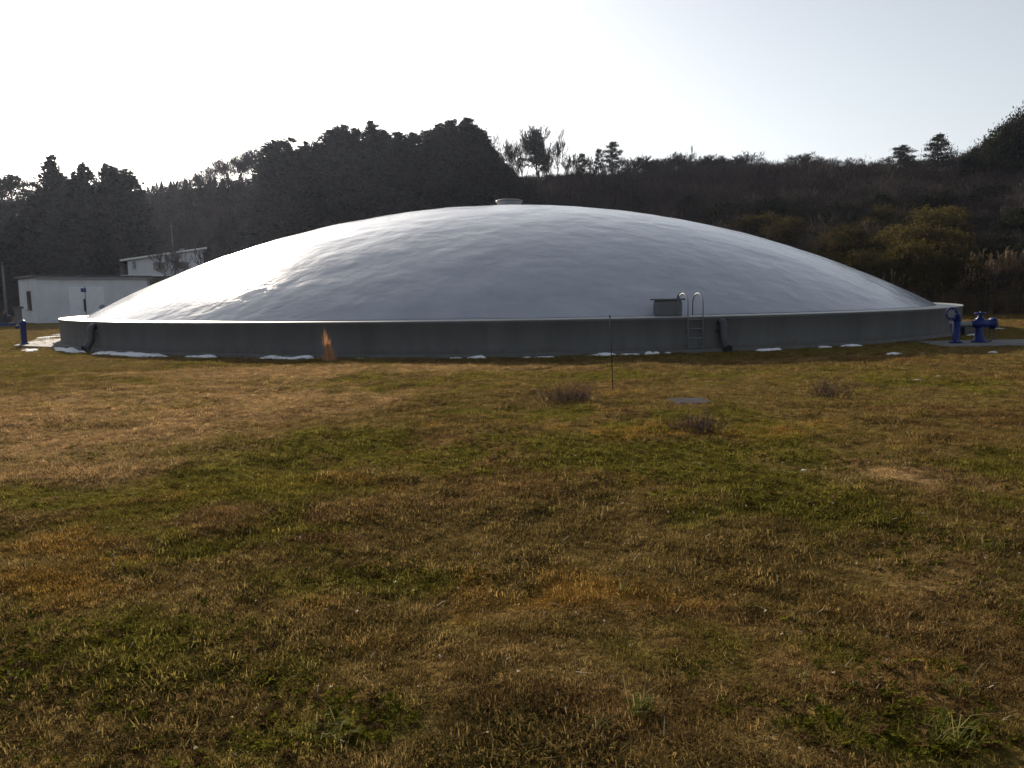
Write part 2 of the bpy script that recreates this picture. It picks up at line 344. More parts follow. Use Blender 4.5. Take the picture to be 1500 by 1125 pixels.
MB().lathe([(.0,hh-.28),(.30,hh-.27),(.30,hh-.2),(.22,hh-.08),(.1,hh-.01),(0,hh)], 20).build('round_cap', M_steel, t, True)
# riser with elbow and round flange (right)
q = gnd(1400, 503); t = empty('riser_pipe', (q.x, q.y, .016), R(20)); tag(t, 'blue riser pipe with round flanged elbow facing the tank, on concrete pad', 'pipe')
MB().lathe([(0,0),(.20,0),(.20,.045),(.13,.06),(.115,.1),(.115,.72),(0,.72)], 20).build('riser', M_blue, t, True)
el = MB().tube([(0,0,.70)]+[(-.16+.16*math.cos(k*math.pi/16), -.03*k/8, .78+.16*math.sin(k*math.pi/16)) for k in range(9)]+[(-.24,-.04,.94)], .118, 16).build('elbow', M_blue, t, True)
MB().tube([(-.24,-.04,.94),(-.285,-.045,.94)], .215, 24).build('flange', M_blue, el, False, .008)
MB().tube([(-.285,-.045,.94),(-.30,-.047,.94)], .13, 20).build('blank_disc', M_steel, el)
for k in range(8):
    a_ = k*math.pi/4; MB().tube([(-.225,-.04+.17*math.cos(a_),.94+.17*math.sin(a_)),(-.31,-.05+.17*math.cos(a_),.94+.17*math.sin(a_))], .016, 6).build('bolt', M_steel, el)
for k in range(6):
    a_ = k*math.pi/3; MB().lathe([(0,.04),(.02,.04),(.02,.08),(0,.08)], 6, (.165*math.cos(a_),.165*math.sin(a_),0)).build('bolt', M_steel, t)
# valve set (right)
q = gnd(1434, 502); t = empty('gate_valve', (q.x, q.y, .016), R(12)); tag(t, 'blue gate valve with handwheel and sideways barrel on the concrete pad', 'valve')
MB().lathe([(0,0),(.24,0),(.24,.04),(.17,.08),(.13,.25),(.115,.40),(.13,.52),(.0,.54)], 20).build('pedestal', M_blue, t, True)
bd = MB().lathe([(0,-.30),(.10,-.30),(.10,-.2),(.15,-.16),(.17,0),(.15,.16),(.13,.22),(.13,.44),(.19,.45),(.19,.52),(0,.52)], 20, (0,0,.60), M=Matrix.Rotation(R(90),4,'Y')).build('valve_body', M_blue, t, True)
MB().lathe([(0,.44),(.045,.44),(.045,.52),(0,.52)], 8, (0,0,0)).build('plug', M_steel, bd)
MB().lathe([(0,.70),(.13,.70),(.13,.76),(.08,.80),(.06,.92),(0,.92)], 16).build('bonnet', M_blue, t, True)
hw = MB().lathe([(.028+.155,.93),(.155,.958),(.127,.93),(.155,.902),(.183,.93)], 24).build('handwheel', M_blue, t, True)
for k in range(3):
    a_ = k*math.pi/3; MB().tube([(.155*math.cos(a_),.155*math.sin(a_),.93),(-.155*math.cos(a_),-.155*math.sin(a_),.93)], .014, 6).build('spoke', M_blue, hw)
MB().tube([(0,0,.9),(0,0,1.0)], .02, 8).build('spindle', M_steel, hw)
MB().tube([(-.28,0,.60),(-.55,.25,.58),(-.78,.42,.60)], .085, 14).build('side_pipe', M_steel, t, True)
for k in range(2):
    x0 = .20+.16*k
    MB().tube([(x0-.1,-.05,.50)]+[(x0-.05+.20*math.sin(j*math.pi/10), -.05, .28-.26*math.cos((10-j)*math.pi/10)*1.0) for j in range(11)], .024, 8).build('hose_loop', M_hose, t, True)
q = gnd(1418, 489); t = empty('meter_box', (q.x, q.y, gzf(q.x,q.y)), R(15)); tag(t, 'low dark concrete box with snow-pale lid behind the blue pipes', 'box')
MB().box((0,0,.14), (.9,.6,.32)).build('box_body', M_pvc, t, False, .01)
MB().box((0,0,.325), (.98,.68,.05)).build('box_lid', M_slab, t, False, .01)
# machine at the left edge
q = gnd(6, 479); t = empty('pump_set', (q.x, q.y, gzf(q.x,q.y)), R(-15)); tag(t, 'small dark pump with blue base at the left edge, before the trees', 'pump')
MB().box((0,0,.2), (1.5,.7,.24)).build('skid', M_blue, t, False, .04)
MB().lathe([(0,-.45),(.26,-.45),(.30,-.3),(.30,.3),(.26,.45),(0,.45)], 20, (.05,0,.6), M=Matrix.Rotation(R(90),4,'Y')).build('motor', M_dark, t, True)
MB().lathe([(0,-.1),(.34,-.1),(.34,.1),(0,.1)], 20, (-.55,0,.58), M=Matrix.Rotation(R(90),4,'Y')).build('casing', M_blue, t, True)
MB().tube([(.1,0,.85),(.1,0,1.1),(.25,0,1.16)], .05, 10).build('exhaust', M_steel, t, True)
MB().tube([(.4,-.1,.8),(.75,-.15,.86),(.85,-.15,.84)], .035, 8).build('handle', M_steel, t, True)
q = gnd(28, 475); t = empty('concrete_post', (q.x, q.y, gzf(q.x,q.y)-.05)); tag(t, 'short grey concrete post with brown cap by the shed corner', 'post')
MB().box((0,0,.65), (.42,.42,1.3), None, .92).build('shaft', M_conc, t, False, .02)
MB().box((0,0,1.4), (.62,.55,.2)).build('cap_block', M_wood_shade, t, False, .02)

# ------------------------------------------------------------------ lawn furniture
q = gnd(898, 570); t = empty('marker_rod', (q.x, q.y, gzf(q.x,q.y)-.05)); tag(t, 'thin dark upright rod stuck in the lawn before the tank', 'rod')
MB().tube([(0,0,0),(-.03,0,.75),(-.055,0,1.40)], .0085, 8).build('shaft', M_dark, t, True)
MB().tube([(-.055,0,1.38),(-.056,0,1.43)], .014, 8).build('tip', M_dark, t, True)
q = gnd(1012, 591); t = empty('manhole', (q.x, q.y, gzf(q.x,q.y)-.095), R(4)); tag(t, 'flat grey concrete manhole cover sunk in the lawn', 'manhole')
MB().box((0,0,.05), (.72,.85,.12)).build('surround', M_cover, t, False, .015)
lid = MB().box((0,0,.12), (.58,.70,.025)).build('lid', M_cover, t, False, .008)
for sx in (-.2, .2): MB().box((sx,-.26,.137), (.09,.035,.008)).build('lifting_slot', M_dark, lid)

# ------------------------------------------------------------------ white shed
P0 = gnd(57, 473); P0 = Vector((P0.x, P0.y, 0)); sc = 68/P0.y; P0 *= sc
u = Vector((.73,.68,0)).normalized(); v_ = Vector((-u.y,u.x,0))
Ms = Matrix(((u.x,v_.x,0,P0.x),(u.y,v_.y,0,P0.y),(0,0,1,0),(0,0,0,1)))
zt = at(57, 407, 68).z; LW, LS = 9.2, 6.2
sh = empty('white_shed'); sh.matrix_world = Ms; tag(sh, 'low white shed with flat dark roof and pale double door, left of the tank', 'shed')
MB().box((LW/2, LS/2, zt/2-.1), (LW, LS, zt+.2)).build('wall', M_white, sh)
MB().box((LW/2, LS/2, zt+.13), (LW+.5, LS+.5, .22)).build('roof', M_roof, sh, False, .02)
MB().box((LW-.12, -.055, zt/2), (.1,.1,zt-.1)).build('downpipe', M_steel, sh)
MB().box((LW/2,-.30,zt+.0), (LW+.3,.10,.10)).build('gutter', M_steel, sh)
dr = MB().box((3.05,-.03,1.55), (1.26,.06,3.05)).build('door', M_door, sh)
d2 = MB().box((4.50,-.03,1.55), (1.5,.06,3.05)).build('door', M_door, sh)
MB().box((3.715,-.05,1.55), (.06,.05,3.05)).build('door_seam', M_frame, sh)
MB().box((3.62,-.09,1.45), (.14,.07,1.1)).build('handle', M_dark, dr)
MB().box((3.60,-.085,2.75), (.42,.03,.34)).build('sign_plate', M_blue, sh)
wn = MB().box((-.03, 2.55, 1.95), (.08,1.25,1.6)).build('window', M_frame, sh)
for k in range(2): MB().box((-.075, 2.25+.6*k, 1.95), (.02,.52,1.42)).build('pane', M_glass, wn)
MB().box((-.10,2.55,1.12), (.2,1.4,.07)).build('sill', M_conc, wn)

# ------------------------------------------------------------------ two-storey house behind the shed
D0 = 96.0; A0 = at(188, 404, D0); B0 = at(300, 404, D0+3)
u = Vector((B0.x-A0.x, B0.y-A0.y, 0)); WL = u.length; u.normalize(); v_ = Vector((-u.y,u.x,0))
zg = gzf(A0.x, A0.y+3)
Mh2 = Matrix(((u.x,v_.x,0,A0.x),(u.y,v_.y,0,A0.y),(0,0,1,zg),(0,0,0,1)))
z1 = A0.z-zg; zl = at(188, 382, D0).z-zg; zr = at(262, 369, D0).z-zg
hs_ = empty('house'); hs_.matrix_world = Mh2; tag(hs_, 'white two-storey house with sloping roof half hidden behind the dome', 'house')
sl = (zr-zl)/((262-188)/F*D0); WL = 8.4; DP = 7.0
MB().box((WL/2+.9, DP/2+.5, z1/2-.15), (WL-1.8, DP-1, z1+.1)).build('lower_wall', M_wood_shade, hs_)  # lower storey coloured dark for the shade beneath the upper floor
V = [(0,0,z1),(WL,0,z1),(WL,0,zl+sl*WL),(0,0,zl),(0,DP,z1),(WL,DP,z1),(WL,DP,zl+sl*WL),(0,DP,zl)]
MB().add(V, [(0,1,2,3),(5,4,7,6),(0,3,7,4),(1,5,6,2),(3,2,6,7),(0,4,5,1)]).build('upper_wall', M_white, hs_)
s75 = sl; rx0, rx1 = -.75, WL+.5
V = [(rx0,-.6,zl+s75*rx0+.05),(rx1,-.6,zl+s75*rx1+.05),(rx1,DP+.5,zl+s75*rx1+.05),(rx0,DP+.5,zl+s75*rx0+.05)]
V = V+[(a_,b_,c_+.2) for a_,b_,c_ in V]
rf = MB().add(V, [(3,2,1,0),(4,5,6,7),(0,1,5,4),(1,2,6,5),(2,3,7,6),(3,0,4,7)]).build('roof', M_roofl, hs_)
MB().box((6.1,-.5,zl+s75*6.1+.36), (.5,.3,.2)).build('roof_bracket', M_steel, rf)
bal = MB().box((-.35,1.2,z1-.02), (.85,3.6,.22)).build('balcony', M_white, hs_)
for k in range(3): MB().box((-.72,-.4+1.6*k,z1+.6), (.08,.08,1.1)).build('balcony_post', M_wood_shade, bal)
MB().box((-.72,1.2,z1+1.15), (.06,3.4,.08)).build('balcony_rail', M_wood_shade, bal)
MB().box((WL/2,-.12,z1+.02), (WL+.1,.3,.16)).build('floor_band', M_roofl, hs_)
for xw, ww, wh, zc in ((.72,.36,.95,1.25),(3.4,1.25,.85,1.15),(6.1,1.25,.85,1.2)):
    wn = MB().box((xw,-.03,z1+zc), (ww,.08,wh)).build('window', M_frame, hs_)
    if ww > 1:
        for s_ in (-1,1): MB().box((xw+s_*ww*.24,-.08,z1+zc), (ww*.42,.02,wh-.14)).build('pane', M_glass, wn)
    else: MB().box((xw,-.08,z1+zc), (ww-.1,.02,wh-.12)).build('pane', M_glass, wn)
    MB().box((xw,-.10,z1+zc-wh/2-.03), (ww+.1,.16,.05)).build('sill', M_roofl, wn)
for px, pt, Yd, lab in ((203,350,108,'thin pale mast left of the two above the white house roof'),(251,328,108,'taller thin pale mast rising above the ridge end of the house roof')):
    q = at(px, pt, Yd); z0 = gzf(q.x, q.y); t = empty('antenna_mast', (q.x,q.y,z0-.2)); tag(t, lab, 'mast', 'masts behind the house')
    MB().tube([(0,0,0),(0,0,q.z-z0+.2)], [.07,.04], 8).build('pole', M_steel, t, True)
    MB().box((0,0,q.z-z0-.1), (.6,.05,.05)).build('cross_arm', M_steel, t)
q = at(3, 384, 85); t = empty('utility_pole', (q.x,q.y,gzf(q.x,q.y)-.2)); tag(t, 'grey utility pole with lamp at the far left edge', 'utility pole')
MB().tube([(0,0,0),(0,0,q.z-gzf(q.x,q.y)+.2)], [.16,.11], 10).build('pole', M_conc, t, True)
MB().box((.25,-.1,q.z-gzf(q.x,q.y)), (.6,.2,.14)).build('lamp', M_dark, t, False, .03)

# ------------------------------------------------------------------ fence on the right
fa = gnd(1330, 463.5); fpts = []
t = empty('wire_fence'); tag(t, 'thin dark wire fence with slim posts before the reeds on the right', 'fence')
FY = 52.5; fx = [(px-750)/F*FY for px in (1320,1361,1402,1445,1493,1536,1580)]
for x in fx:
    MB().tube([(x,FY,gzf(x,FY)-.2),(x,FY,gzf(x,FY)+1.75)], .035, 8).build('post', M_dark, t, True)
for k in range(6):
    zz = .25+.28*k; MB().tube([(x,FY-.04,gzf(x,FY)+zz) for x in fx], .006, 4).build('wire', M_dark, t)

# ------------------------------------------------------------------ vegetation builders
def quads(cent, size, aspect=.5, dirs=None, rg=rng):
    n = len(cent); cent = np.asarray(cent); size = np.broadcast_to(np.asarray(size, float), (n,))[:, None]
    a = rg.normal(size=(n,3)) if dirs is None else np.asarray(dirs)+rg.normal(size=(n,3))*.35
    a /= np.linalg.norm(a, axis=1)[:, None]; b = np.cross(a, rg.normal(size=(n,3))); b /= np.linalg.norm(b, axis=1)[:, None]
    a = a*size*.5; b = b*size*.5*aspect
    V = np.stack([cent-a, cent+b*.9-a*.1, cent+a, cent-b*.9-a*.1], 1).reshape(-1,3)
    return V, np.arange(4*n).reshape(n,4)
def trunk_mb(h, r0, r1, lean=0, seed=0, n=8):
    rd = random.Random(seed); P = []; x = y = 0
    for k in range(7):
        t = k/6; P.append((x+lean*t*t*h, y, -.4+t*(h+.4))); x += rd.uniform(-.02,.02)*h; y += rd.uniform(-.02,.02)*h
    return MB().tube(P, [r0*(1.35 if k == 0 else 1)*(1-k/6)+r1*k/6 for k in range(7)], n), P
def make_cedar(seed, open_top=False, ex=.72):
    rg = np.random.default_rng(seed); h = 14.0
    root = empty('cedar_tree'); tb, P = trunk_mb(h*.93, .22, .03, 0, seed)
    cs = []; ds = []; ss = []
    nb = 150
    for k in range(nb):
        t = ((k+rg.random())/nb)**.8; z = h*(.12+.875*t)
        rmax = 2.5*min(1, ((1-t)*1.75)**ex)*(.72+.45*rg.random())+.15
        if rg.random() < .10: rmax *= 1.2
        az = rg.random()*2*np.pi; d = np.array([np.cos(az), np.sin(az), .0])
        m = int(12+rmax*28)
        if open_top and t > .62 and rg.random() < .4: continue
        u_ = rg.random(m)**.55; pos = d*(u_*rmax)[:, None]; pos[:,2] = z+u_*rmax*(.10-.35*u_)
        pos += rg.normal(size=(m,3))*np.array([.20,.20,.24])*(.25+.62*rmax)
        cs.append(pos); ds.append(np.repeat((d+np.array([0,0,.35]))[None], m, 0)); ss.append(rg.uniform(.22,.5,m))
        tb.tube([(0,0,z-.1),tuple(d*rmax*.55+np.array([0,0,z]))], [.04,.012], 3, False)
    mi = 800; tt = rg.random(mi); rr_ = 1.9*np.minimum(1,((1-tt)*1.8)**.7)*np.sqrt(rg.random(mi)); az = rg.random(mi)*6.283
    cs.append(np.stack([rr_*np.cos(az), rr_*np.sin(az), h*(.12+.82*tt)],1)); ds.append(rg.normal(size=(mi,3))); ss.append(rg.uniform(.5,.95,mi))
    tb.build('trunk', M_bark, root)
    V, Fq = quads(np.concatenate(cs), np.concatenate(ss), .55, np.concatenate(ds), rg)
    link('crown', np_mesh('cedar_crown', V, Fq, M_cedar), root)
    root['h'] = h; return root
def grow(mb, p, d, l, r, depth, rd, up, minr, spread):
    L0 = l; l = l*(.5 if depth == 6 else 1)
    q = p+d*l*.5+Vector((rd.uniform(-1,1),rd.uniform(-1,1),rd.uniform(-.3,.6)))*l*.07; e = q+(d+Vector((rd.uniform(-1,1),rd.uniform(-1,1),rd.uniform(-.2,.6)))*.18).normalized()*l*.5
    r1 = max(minr, r*.62)
    mb[0 if depth > 4 else 1].tube([p,q,e], [r,(r+r1)/2,r1*(1 if depth else .5)], 5 if depth > 4 else 3, False)
    if depth == 0: return
    n = 3 if depth > 1 else 4
    for k in range(n):
        nd = (d+Vector((rd.uniform(-1,1),rd.uniform(-1,1),rd.uniform(-.35,.55)))*spread+Vector((0,0,up))).normalized()
        s = p+(e-p)*rd.uniform(.45,1.0) if k else e
        grow(mb, s, nd, L0*rd.uniform(.58,.84), r1*.85, depth-1, rd, up, minr, spread)
def make_bare(seed, spread=.75, up=.18, name='bare_tree', m=None):
    rd = random.Random(seed); root = empty(name); mb = [MB(), MB()]
    grow(mb, Vector((0,0,-.3)), Vector((rd.uniform(-.1,.1),rd.uniform(-.1,.1),1)).normalized(), 3.0, .17, 6, rd, up, .022, spread)
    mb[0].build('trunk', M_bark, root); mb[1].build('crown', M_twig, root)
    root['h'] = max(v[2] for v in mb[1].v); return root
def make_pine(seed, flat=False):
    rg = np.random.default_rng(seed); h = 10.0; root = empty('pine_tree'); tb, P = trunk_mb(h*.97, .2, .04, rg.uniform(-.05,.05), seed)
    cs = []; ss = []; n = 24
    for k in range(n):
        t = (.42 if not flat else .62)+(.56 if not flat else .36)*k/(n-1); z = h*t; az = k*2.4+rg.uniform(-.4,.4)
        L = (2.7*(1-((t-.42)/.62)**1.3)+.5)*rg.uniform(.6,1.15) if not flat else rg.uniform(1.6,3.8)*(1.25-.6*k/(n-1))
        d = np.array([np.cos(az), np.sin(az), rg.uniform(-.02,.22)]); pb = np.array(Vector(P[min(6,int(t*6))])); pb[2] = z
        e = pb+d*L; tb.tube([tuple(pb), tuple(pb+d*L*.5+np.array([0,0,.12])), tuple(e)], [.07,.045,.02], 4, False)
        for j in range(3 if L > 1.5 else 2):
            c = pb+d*L*(1-.3*j)+rg.normal(size=3)*np.array([.3,.3,.06]); m = 95
            o = rg.normal(size=(m,3))*np.array([.42,.42,.19])*(.7+.3*L/2); cs.append(c+o+np.array([0,0,.1])); ss.append(rg.uniform(.18,.42,m))
    m = 120; cs.append(np.array([P[6][0],P[6][1],h*.96])+rg.normal(size=(m,3))*np.array([.4,.4,.3])); ss.append(rg.uniform(.2,.4,m))
    tb.build('trunk', M_bark, root); V, Fq = quads(np.concatenate(cs), np.concatenate(ss), .45, None, rg)
    link('crown', np_mesh('pine_crown', V, Fq, M_pine), root); root['h'] = h; return root
def make_ever(seed, name, m, hh=3.0, wd=1.6, leaf=.22, ncl=60, per=46, fname='foliage', sname='stem', zc=.52, cs_=.185):
    rg = np.random.default_rng(seed); root = empty(name); cs = []; ss = []; tb = MB()
    for k in range(ncl):
        d = rg.normal(size=3); d /= np.linalg.norm(d); d[2] = abs(d[2])*1.0-.35*(rg.random() < .5)
        rad = rg.uniform(.62,1.05); c = np.array([d[0]*wd, d[1]*wd, hh*zc+d[2]*hh*(1-zc)])*np.array([rad,rad,1])
        c[2] = max(c[2], .15*hh); s = wd*rg.uniform(.7,1.3)*cs_
        cs.append(c+rg.normal(size=(per,3))*s*np.array([1,1,.75])); ss.append(rg.uniform(.6,1.3,per)*leaf)
        if k%3 == 0: tb.tube([(0,0,-.1), tuple(c*np.array([.4,.4,.5])), tuple(c)], [.06*wd/1.6,.035,.012], 4, False)
    mi = ncl*5; q = rg.normal(size=(mi,3))*np.array([wd*.45,wd*.45,hh*.2])+np.array([0,0,hh*zc]); q[:,2] = np.maximum(q[:,2], .1); cs.append(q); ss.append(rg.uniform(1,2,mi)*leaf)
    tb.build(sname, M_bark, root); V, Fq = quads(np.concatenate(cs), np.concatenate(ss), .6, None, rg)
    link(fname, np_mesh(name+'_'+fname, V, Fq, m), root); root['h'] = hh; return root

cedars = [make_cedar(s, o_, e_) for s, o_, e_ in ((1,False,.5),(2,False,.42),(3,True,.66),(4,False,.55),(6,True,.46))]
bares = [make_bare(s, sp, up) for s, sp, up in ((11,.85,.2),(12,.75,.26),(13,.95,.16),(14,.8,.24),(15,.85,.2))]
pines = [make_pine(21), make_pine(22), make_pine(23)]; flatpine = make_pine(25, True)
evers = [make_ever(s, 'evergreen_tree', M_ever, 9.0, 4.0, .34, 130, 110, 'crown', 'trunk', .55, .14) for s in (31,32)]
shrubs = [make_ever(s, 'evergreen_shrub', M_shrub, 3.2, 1.9, .15, 50, 130, cs_=.12) for s in (41,42,43)]
USED = set()
def inst(proto, loc, height, label, cat, group=None, wide=1.0, rz=None):
    if proto.name in USED: o = copy_tree(proto)
    else: o = proto; USED.add(proto.name)
    s = height/proto['h']; o.location = loc; o.scale = (s*wide, s*wide, s); o.rotation_euler.z = random.uniform(0,6.28) if rz is None else rz
    for k in ('label','category','group'):
        if k in o: del o[k]
    return tag(o, label, cat, group)
def plant_h(proto, px, py, hgt, label, cat, group=None, wide=1.0):       # a plant of a given size: slide along the view ray until it stands on the slope
    for Yd in np.arange(56, 140, .5):
        q = at(px, py, Yd)
        if q.z-gzf(q.x, q.y) <= hgt: break
    CLEAR.append((q.x, q.y)); return inst(proto, (q.x, q.y, gzf(q.x, q.y)-.1), hgt, label, cat, group, wide)
CLEAR = []
def plant(proto, px, py, Yd, label, cat, group=None, wide=1.0, rz=None):
    q = at(px, py, Yd); z = gzf(q.x, q.y); return inst(proto, (q.x, q.y, z-.1), max(1.5, q.z-z+.1), label, cat, group, wide, rz)

# cedars at the left
for i, (px, py, Yd, wd, lab) in enumerate(((76,226,106,.95,'tallest open-topped cedar of the left clump, next to the spreading pine'),(121,239,107,.95,'second cedar of the left clump, with a pointed open top'),(158,241,105,.95,'third cedar of the left clump, above the white shed'),(182,247,108,.9,'rightmost round-topped cedar of the left clump'))):
    plant(cedars[(2,3,0,1)[i]], px, py, Yd, lab, 'tree', 'cedars behind the shed', wd)
for k in range(6):
    plant(cedars[(k*2)%5], 716+k*9, 214+k*9, 126+(k%3)*3, 'low dark cedar stepping down right of the ridge grove', 'tree', 'cedars stepping down from the grove', 1.3)
for px, py, Yd in ((100,262,109),(140,268,103),(200,280,104),(60,284,102),(28,296,110),(4,296,105),(-25,290,108),(48,300,114),(170,290,101),(90,290,101),(120,300,100),(15,320,100)):
    plant(cedars[random.randrange(5)], px, py, Yd, 'dark cedar filling in below the tall tops of the left clump', 'tree', 'lower cedars behind the shed', 1.15)
plant(flatpine, 20, 264, 122, 'flat-topped spreading pine against the bright sky at the left edge', 'tree', None, 1.15, .4)
# cedar grove on the ridge
ORD = 'first second third fourth fifth sixth seventh eighth ninth tenth eleventh twelfth thirteenth fourteenth fifteenth sixteenth seventeenth'.split()
tops = [(400,206),(421,201),(446,207),(463,208),(483,190),(500,183),(521,187),(545,177),(562,190),(582,193),(602,194),(626,190),(645,180),(662,176),(685,173),(701,188),(712,206)]
for i, (px, py) in enumerate(tops):
    lab = {0:'leftmost pointed cedar of the ridge grove, next to the bare trees', 7:'thin-tipped cedar standing highest in the left half of the ridge grove', 14:'tallest cedar of the ridge grove, near its right end', 16:'rightmost cedar of the ridge grove, beside the bare trees'}.get(i, ORD[i]+' cedar top from the left along the skyline of the ridge grove')
    plant(cedars[(i*3+1)%5], px, py, 124+((i*37)%9), lab, 'tree', 'cedars of the ridge grove', 1.25+.35*((i*7)%5)/4)
for k in range(16):
    px = 402+k*20+random.uniform(-5,5); plant(cedars[k%5], px, random.uniform(215,238), random.uniform(112,120), 'dark cedar in the front rows of the ridge grove', 'tree', 'front cedars of the ridge grove', 1.45)
# bare trees on the left ridge
for k in range(16):
    px = 268+k*7.7+random.uniform(-3,3); py = np.interp(px, [270,300,345,385], [256,240,218,208])+random.uniform(0,8)
    plant(bares[k%5], px, py, 146+random.uniform(-3,3), 'bare leafless tree on the rising ridge left of the cedar grove', 'tree', 'bare trees left of the grove', .85)
# mixed trees right of the grove
for px, py, wd, lab in ((724,186,0.56,'bare tree touching the right end of the cedar grove'),(748,200,0.73,'bushy bare tree second from the cedar grove'),(768,188,0.73,'bare tree just left of the broad dark pine'),(790,180,0.65,'bare tree with fine crown behind the broad dark pine'),(816,185,0.56,'tall bare tree with a forked crown on the skyline'),(835,222,0.65,'low bare tree right of the forked one'),(860,228,0.65,'low bare tree left of the twin pines'),(805,205,0.73,'bare tree between the dark pine and forked tree')):
    plant(bares[int(px)%5], px, py, 143+px%4, lab, 'tree', 'bare trees right of the grove', wd)
for k in range(9):
    plant(bares[(k*3)%5], 722+k*21+random.uniform(-4,4), np.interp(k,[0,4,6,8],[212,214,228,238])+random.uniform(-6,14), 136+random.uniform(0,9), 'bare tree in the loose fringe between the cedar grove and the layered pine', 'tree', 'fringe of bare trees', .6)
plant(pines[0], 786, 192, 140, 'broad dark pine among bare trees right of the cedar grove', 'tree', None, .72, .6)
plant(pines[1], 896, 209, 138, 'layered pine standing alone on the skyline above the dome', 'tree', None, .85, 1.9)
plant(pines[2], 878, 219, 141, 'smaller slanting pine left of the layered skyline pine', 'tree', None, .6, 3)
plant(pines[0], 852, 226, 139, 'low dark pine right of the forked bare tree', 'tree', None, .7, 4)
# bare ridge trees, middle to right
for k in range(92):
    px = 902+k*5.9+random.uniform(-4,4); py = np.interp(px, [905,960,1010,1100,1200,1290,1400,1450], [236,228,231,227,235,240,232,216])+random.uniform(-9,14)
    plant(bares[(k*2)%5], px, py, 141+random.uniform(-6,6), 'bare thin tree in the long even row along the right ridge', 'tree', 'bare ridge trees', 1.5)
plant(bares[1], 1012, 212, 140, 'bare tree poking highest out of the even right ridge row', 'tree', None, .6)
plant(pines[1], 1322, 215, 128, 'broad open pine on the right skyline, left of its taller neighbour', 'tree', None, 1.35, 0)
plant(pines[0], 1375, 199, 128, 'taller pine of the pair on the right skyline', 'tree', None, 1.0, 2.5)
for px, py, Yd, lab in ((1506,166,112,'dark evergreen tree at the right edge, highest of its clump'),(1478,184,114,'dark evergreen tree second from the right edge on the skyline'),(1450,206,117,'dark evergreen tree at the left of the right-edge clump'),(1428,221,119,'lowest dark evergreen at the left foot of the right-edge clump'),(1545,160,110,'dark evergreen tree just beyond the right edge')):
    plant(evers[px%2], px, py, Yd, lab, 'tree', 'evergreens at the right edge', .6)
# shrubs of the right slope
SHL = [(1095,317,88),(1125,315,87),(1152,322,86)]
for i, (px, py, Yd) in enumerate(SHL): plant_h(shrubs[i], px, py, 3.6, ('leftmost','middle','rightmost')[i]+' of three low green shrubs just above the dome edge', 'shrub', 'green shrubs over the dome', 1.1)
k = 0
for px, py, Yd in ((1335,300,74),(1300,305,73),(1370,302,74),(1270,322,71),(1395,306,73),(1315,330,69),(1350,333,69),(1250,345,68),(1285,352,67),(1385,340,69),(1330,362,65),(1365,368,64),(1300,380,63),(1262,376,65),(1340,392,61.5),(1235,362,69),(1215,352,0),(1200,366,0),(1240,335,0),(1225,380,0),(1270,400,0),(1310,404,0),(1375,392,0),(1405,325,0)):
    k += 1; plant_h(shrubs[k%3], px, py, 3.2+.5*(k%4), 'yellow-green evergreen shrub in the sunlit mound above the right dome edge', 'shrub', 'sunlit shrub mound', .95)
dks = [make_ever(s_, 'evergreen_shrub', M_ever, 3.2, 1.9, .17, 60, 110, cs_=.13) for s_ in (44,45)]
for i, (px, py) in enumerate(((1175,308),(1060,300),(1230,300),(1420,285),(1460,270),(1495,310),(1470,350),(1500,360),(1380,280),(1010,290),(1130,290),(1290,285))):
    plant_h(dks[i%2], px, py, 3.4+.3*(i%3), 'dark green evergreen shrub scattered over the brown right hillside', 'shrub', 'dark shrubs of the right hillside', 1.0)
bush = make_bare(51, .95, .12, 'bare_shrub'); bush2 = make_bare(52, 1.0, .1, 'bare_shrub')
for k, (px, py, Yd) in enumerate(((1420,310,71),(1450,300,70),(1480,292,69),(1440,338,66),(1475,335,65),(1500,330,64),(1415,355,65),(1455,372,62),(1490,370,61),(1425,388,60),(1515,300,66),(1510,385,59),(1395,375,63),(1225,350,78),(1200,352,80))):
    plant_h((bush,bush2)[k%2], px, py, 3.6+.4*(k%3), 'brown leafless shrub on the right slope beside the sunlit mound', 'shrub', 'brown shrubs of the right slope', 1.2)
# small bare trees before the house
plant(bares[2], 258, 352, 88, 'small bare tree in front of the white house', 'tree', None, .55)
plant(bares[4], 296, 356, 90, 'pale bare tree right of the house, at the dome edge', 'tree', None, .7)

